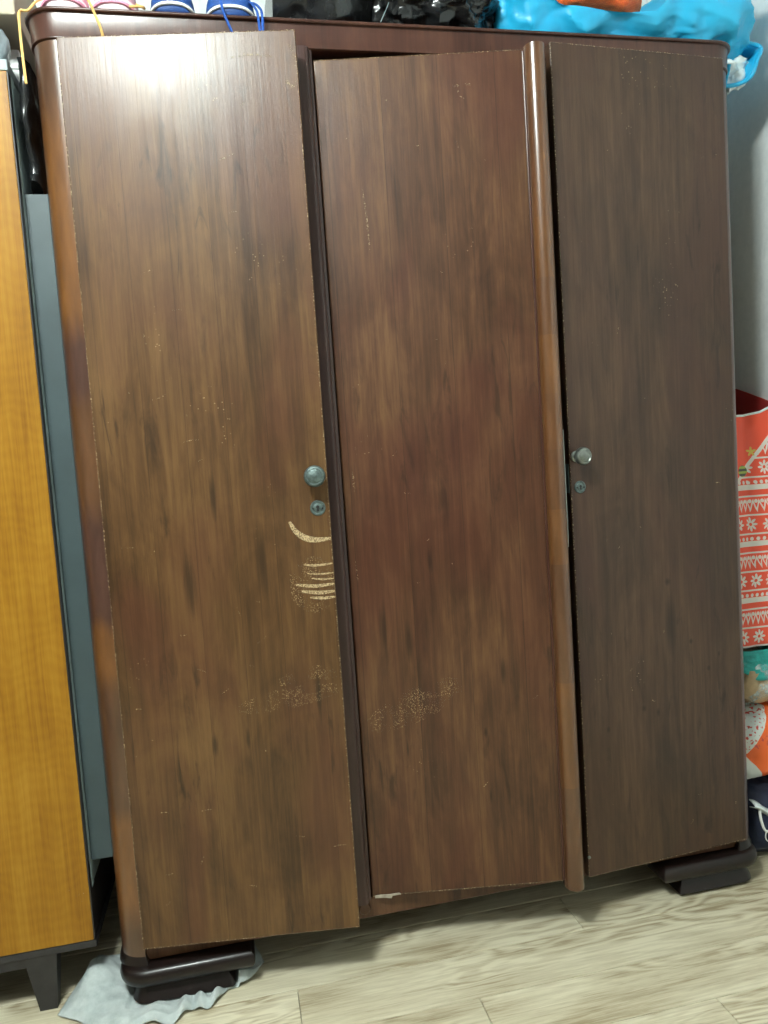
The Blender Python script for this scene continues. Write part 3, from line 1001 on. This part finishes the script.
g = G('blue_bag_fabric')
v = g.obj()
f = g.noise(v, 7, 4, 0.6)
g.set(Base_Color=g.ramp(f, [(0.3, (0.010, 0.36, 0.66)), (0.7, (0.022, 0.48, 0.80))]), Roughness=0.42, Coat_Weight=0.15, Coat_Roughness=0.3)
g.bump(g.noise(v, 40, 4), 0.3, 0.003)
M_blue = g.m
blue = thing('blue_bag', 'large bright blue bag bulging over the wardrobe top', 'bag', (1.20, 0.20, TOPZ))
def dent(x, y, z):                      # hollow where the orange net lies
    cap = 0.054 + 0.9 * max(0.0, abs(x + 0.075) - 0.105) + 0.6 * max(0.0, y + 0.03)
    return x, y, min(z, cap + 0.004 * math.sin(30 * x))


blob('bag_body', (0.625, 0.40, 0.22), M_blue, blue, 0.62, 0.030, 6.5, 3.4, 150, 90,
     lim=((0, -0.294, 0.290), (1, -0.20, 0.3)), octaves=4, top=dent)


def sheet(name, fn, nu, nv, mat, parent, th=0.002):
    vs_, fs = [], []
    for j in range(nv + 1):
        for i in range(nu + 1):
            vs_.append(fn(i / nu, j / nv))
    for j in range(nv):
        for i in range(nu):
            a = j * (nu + 1) + i
            fs.append((a, a + 1, a + nu + 2, a + nu + 1))
    o = mesh(name, vs_, fs, mat, parent, sharp=80)
    md = o.modifiers.new('thick', 'SOLIDIFY')
    md.thickness = th
    return o


def pouch(s, t):
    """open end of the bag hanging down past the wardrobe side: a half funnel, rim to the viewer"""
    a = R(-200 + 300 * s)
    # rim ellipse in the X-Z plane, slightly tilted; closes towards the back
    k_ = 1 - 0.55 * t
    x = 0.262 + 0.052 * math.cos(a) * k_ + 0.010 * math.sin(3 * a)
    z = -0.012 + 0.040 * math.sin(a) * k_ + 0.024 * math.cos(a) * k_
    y = -0.150 + 0.12 * t + 0.010 * math.sin(2 * a)
    return (max(x, 0.2285), y, z)


po = sheet('bag_mouth', pouch, 40, 10, M_blue, blue)
rim = [Vector(pouch(i / 24, 0.0)) for i in range(25)]
tube('mouth_rim', rim, 0.0045, M_blue, po, 2, 8)
M_wplast = plain('white_plastic_film', (0.72, 0.80, 0.80), 0.35, 0.08, 40)
wp = blob('plastic_wrap', (0.070, 0.060, 0.060), M_wplast, None, 0.9, 0.012, 34, 2.5, 60, 40, floor=False, loc=(1.466, 0.095, 1.812),
          lim=((0, 1.4285, 1.52),))
tag(wp, 'crumpled white plastic wrap showing in the mouth of the blue bag', 'plastic wrap')

g = G('orange_net')
v = g.obj()
ch_ = g.n('ShaderNodeTexChecker')
g.put(ch_.inputs['Vector'], g.mapv(v, (1, 1, 1), rot=(0.4, 0.5, 0.7)))
ch_.inputs['Scale'].default_value = 260
f = g.noise(v, 30, 3)
g.set(Base_Color=g.mix(ch_.outputs['Fac'], (0.98, 0.17, 0.03), (0.90, 0.11, 0.02)), Roughness=0.6)
g.bump(ch_.outputs['Fac'], 0.3, 0.001)
M_net = g.m
on = blob('net_bag', (0.215, 0.17, 0.080), M_net, None, 0.85, 0.008, 13, 5.0, 90, 50, loc=(1.122, 0.090, 1.918))
tag(on, 'orange mesh net bag lying on the blue bag', 'bag')

# ---------------------------------------------------------------- gift bag and bags between wardrobe and wall
g = G('gift_bag_print')
v = g.obj()
x, y, z = g.sep(v)
u = g.math('ADD', x, g.math('MULTIPLY', y, 0.8))
row = g.math('DIVIDE', z, 0.046)
fz = g.math('FRACT', row)
rid = g.math('MODULO', g.math('FLOOR', row), 3.0)
fx = g.math('SUBTRACT', g.math('FRACT', g.math('DIVIDE', u, 0.040)), 0.5)
dz = g.math('SUBTRACT', fz, 0.55)
rad = g.math('SQRT', g.math('ADD', g.math('MULTIPLY', fx, fx), g.math('MULTIPLY', dz, dz)))
ang = g.math('ARCTAN2', dz, fx)
star = g.math('ADD', g.math('MULTIPLY', g.math('ABSOLUTE', g.math('COSINE', g.math('MULTIPLY', ang, 4.0))), 0.26), 0.12)
flake = g.math('MULTIPLY', g.math('LESS_THAN', rad, star), g.math('GREATER_THAN', rad, 0.09))
fx2 = g.math('SUBTRACT', g.math('FRACT', g.math('DIVIDE', u, 0.0135)), 0.5)
zig = g.math('LESS_THAN', g.math('ABSOLUTE', g.math('SUBTRACT', g.math('ADD', g.math('ABSOLUTE', fx2), 0.3), fz)), 0.11)
dots = g.math('LESS_THAN', g.math('ADD', g.math('MULTIPLY', fx2, fx2), g.math('MULTIPLY', g.math('POWER', g.math('SUBTRACT', fz, 0.78), 2.0), 9.0)), 0.09)
band = g.math('MULTIPLY', g.math('GREATER_THAN', fz, 0.38), g.math('LESS_THAN', fz, 0.66))
line = g.math('LESS_THAN', fz, 0.09)
r0 = g.math('COMPARE', rid, 0.0, 0.4)
r1 = g.math('COMPARE', rid, 1.0, 0.4)
r2 = g.math('COMPARE', rid, 2.0, 0.4)
pat = g.math('MAXIMUM', line, g.math('MULTIPLY', r0, flake))
pat = g.math('MAXIMUM', pat, g.math('MULTIPLY', r1, g.math('MAXIMUM', zig, dots)))
pat = g.math('MAXIMUM', pat, g.math('MULTIPLY', r2, g.math('MAXIMUM', band, dots)))
edge = g.math('ADD', 0.40, g.math('MULTIPLY', g.math('SUBTRACT', x, 0.05), 1.2))
knit = g.math('LESS_THAN', z, edge)
trim = g.math('LESS_THAN', g.math('ABSOLUTE', g.math('SUBTRACT', z, edge)), 0.007)
pat = g.math('MAXIMUM', g.math('MULTIPLY', pat, knit), trim)
# one gold star and a green bauble in the plain part
def disc(cx, cz, r):
    a = g.math('SUBTRACT', x, cx)
    b = g.math('SUBTRACT', z, cz)
    return g.math('LESS_THAN', g.math('ADD', g.math('MULTIPLY', a, a), g.math('MULTIPLY', b, b)), r * r), a, b
_, sa, sb = disc(0.098, 0.478, 0.01)
sr = g.math('SQRT', g.math('ADD', g.math('MULTIPLY', sa, sa), g.math('MULTIPLY', sb, sb)))
sang = g.math('ARCTAN2', sa, sb)
gold = g.math('LESS_THAN', sr, g.math('ADD', 0.0045, g.math('MULTIPLY', g.math('POWER', g.math('ABSOLUTE', g.math('COSINE', g.math('MULTIPLY', sang, 2.5))), 2.0), 0.0075)))
ball, ba, bb_ = disc(0.072, 0.432, 0.014)
col = g.mix(pat, (0.80, 0.075, 0.026), (0.70, 0.66, 0.60))
col = g.mix(gold, col, (0.62, 0.45, 0.06))
bcol = g.mix(g.math('GREATER_THAN', g.math('SINE', g.math('MULTIPLY', bb_, 520.0)), 0.0), (0.30, 0.42, 0.06), (0.05, 0.06, 0.04))
col = g.mix(ball, col, bcol)
g.set(Base_Color=col, Roughness=0.38, Coat_Weight=0.2)
g.bump(g.noise(v, 25, 3), 0.15, 0.003)
M_gift = g.m
M_giftin = plain('gift_bag_inside', (0.40, 0.030, 0.025), 0.6)


def gift_bag():
    root = thing('gift_bag', 'red and white festive gift bag squeezed between wardrobe and wall', 'bag', (1.4300, 0.115, 0.505))
    plan = [((0.160, 0.29), 0.640), ((0.1605, 0.15), 0.640), ((0.160, 0.003), 0.590), ((0.120, 0.010), 0.572), ((0.082, 0.022), 0.566),
            ((0.045, 0.010), 0.566), ((0.006, 0.0), 0.566), ((0.004, 0.15), 0.56), ((0.006, 0.29), 0.565), ((0.082, 0.27), 0.57)]
    n = len(plan)
    N = 60
    rings = []
    rows_ = 30
    for j in range(rows_ + 1):
        t = j / rows_
        ring = []
        for i in range(N):
            q = i / N * n
            a, b = plan[int(q) % n], plan[(int(q) + 1) % n]
            f_ = q - int(q)
            f_ = f_ * f_ * (3 - 2 * f_) * 0.4 + f_ * 0.6
            x = a[0][0] + (b[0][0] - a[0][0]) * f_
            y = a[0][1] + (b[0][1] - a[0][1]) * f_
            h = a[1] + (b[1] - a[1]) * f_
            if y < 0.03:
                y = y * t ** 1.5 + 0.004
            d = 0.004 * ridge((x, y, t), 11, 1.0, 2)
            # gathers a little at the bottom
            x = 0.082 + (x - 0.082) * (0.92 + 0.08 * t)
            x = min(max(x + d * 0.4, 0.0035), 0.1625)
            ring.append((x, y + d, h * t))
        rings.append(ring)
    o = rings_mesh('bag_shell', rings, M_gift, root, cap=(True, False), sharp=50)
    inner = [[(0.082 + (x - 0.082) * 0.985, 0.14 + (y - 0.14) * 0.985, z) for x, y, z in r] for r in rings[12:]]
    rings_mesh('bag_lining', inner, M_giftin, root, cap=(True, False), sharp=50)
    front = [Vector(rings[-1][i]) for i in range(13, 38)]
    tube('rim_trim', front, 0.0030, M_wplast, root, 1, 6)
    return root


gift_bag()

M_teal = plain('teal_net_fabric', (0.015, 0.30, 0.27), 0.55, 0.3, 60, bump=0.5, bscale=160)
M_tan = plain('tan_packaging', (0.42, 0.30, 0.17), 0.45, 0.35, 22)
g = G('clear_film')
v = g.obj()
g.set(Base_Color=(0.62, 0.74, 0.74), Roughness=0.22, Alpha=g.step(g.noise(v, 40, 3), 0.40, 0.75))
M_film = g.m
GX = 1.5085
tb_ = thing('teal_bag', 'tan filled clear bag with a teal gathered top under the gift bag', 'bag', (GX, 0.20, 0.3625))
blob('bag_body', (0.156, 0.22, 0.125), M_tan, tb_, 0.75, 0.010, 18, 1.5, 70, 44, lim=((0, -0.080, 0.080),))
blob('clear_wrap', (0.160, 0.226, 0.130), M_film, tb_, 0.75, 0.012, 20, 4.5, 70, 44, lim=((0, -0.082, 0.082),))


def teal_top(s, t):
    a = R(360 * s)
    r = 1 - 0.18 * t
    dz = 0.012 * math.sin(a * 5) * (1 - t)
    x = 0.079 * r * math.copysign(abs(math.cos(a)) ** 0.7, math.cos(a))
    y = 0.118 * r * math.copysign(abs(math.sin(a)) ** 0.7, math.sin(a))
    c = 0.004 * ridge((x, y, t), 22, 3, 2)
    return (min(max(x, -0.080), 0.080), y + c, 0.080 + 0.058 * t ** 0.8 - 0.045 * max(0, math.cos(a) * 0.9 - 0.1) * (1 - t) + dz)


sheet('gathered_top', teal_top, 60, 12, M_teal, tb_)
for k_ in range(2):
    tube('strap', [(0.02 + 0.02 * k_, -0.119, 0.115), (0.045 + 0.015 * k_, -0.1235, 0.075), (0.076, -0.119, 0.040 + 0.02 * k_)], 0.0045, M_teal, tb_, 5, 6)
box('white_tag', (0.030, -0.1235, 0.076), (0.058, -0.1205, 0.108), M_whiteR, tb_, 0.001).rotation_euler = (0, R(12), 0)

g = G('white_orange_print')
v = g.obj()
x, y, z = g.sep(v)
zone = g.math('GREATER_THAN', g.math('ADD', g.math('SUBTRACT', x, g.math('MULTIPLY', g.math('ABSOLUTE', g.math('SUBTRACT', z, 0.075)), 0.75)),
                                     g.math('MULTIPLY', g.noise(v, 14, 2), 0.02)), -0.045)
marks = g.math('MULTIPLY', g.math('GREATER_THAN', g.noise(v, 130, 2, 0.5), 0.60), g.math('LESS_THAN', x, 0.02))
marks = g.math('MULTIPLY', marks, g.math('GREATER_THAN', z, 0.09))
col = g.mix(zone, (0.72, 0.76, 0.74), (0.86, 0.13, 0.015))
col = g.mix(marks, col, (0.60, 0.06, 0.04))
g.set(Base_Color=col, Roughness=0.35, Coat_Weight=0.2)
M_wor = g.m
wo = blob('carrier_bag', (0.160, 0.24, 0.172), M_wor, None, 0.55, 0.012, 10, 2.8, 80, 54, lim=((0, -0.082, 0.082),))
wo.location = (GX, 0.205, 0.1765)


tag(wo, 'white and orange plastic carrier bag above the navy bag', 'bag')

M_navy = plain('navy_fabric', (0.010, 0.016, 0.040), 0.75, 0.3, 30, bump=0.3, bscale=300)
nb = thing('navy_bag', 'navy drawstring bag standing on the floor against the wall', 'bag', (GX, 0.180, 0.0005))
blob('bag_body', (0.162, 0.27, 0.162), M_navy, nb, 0.6, 0.012, 9, 7.0, 80, 54, lim=((0, -0.083, 0.083),))
tube('drawstring', [(-0.060, -0.140, 0.150), (-0.060, -0.143, 0.118), (-0.050, -0.144, 0.088), (-0.036, -0.145, 0.086), (-0.026, -0.145, 0.102)], 0.0032, M_whiteR, nb, 8, 8)
tube('cord_loop', [(-0.048, -0.145, 0.086), (-0.050, -0.146, 0.068), (-0.038, -0.146, 0.058), (-0.030, -0.146, 0.070), (-0.040, -0.145, 0.084)], 0.0014, M_whiteR, nb, 6, 6)
def fold(s, t):
    return (-0.078 + 0.13 * s, -0.128 - 0.022 * math.sin(math.pi * t), 0.152 - 0.075 * s + 0.020 * (t - 0.5) + 0.003 * math.sin(14 * s))
sheet('white_hem', fold, 24, 8, M_wplast, nb)
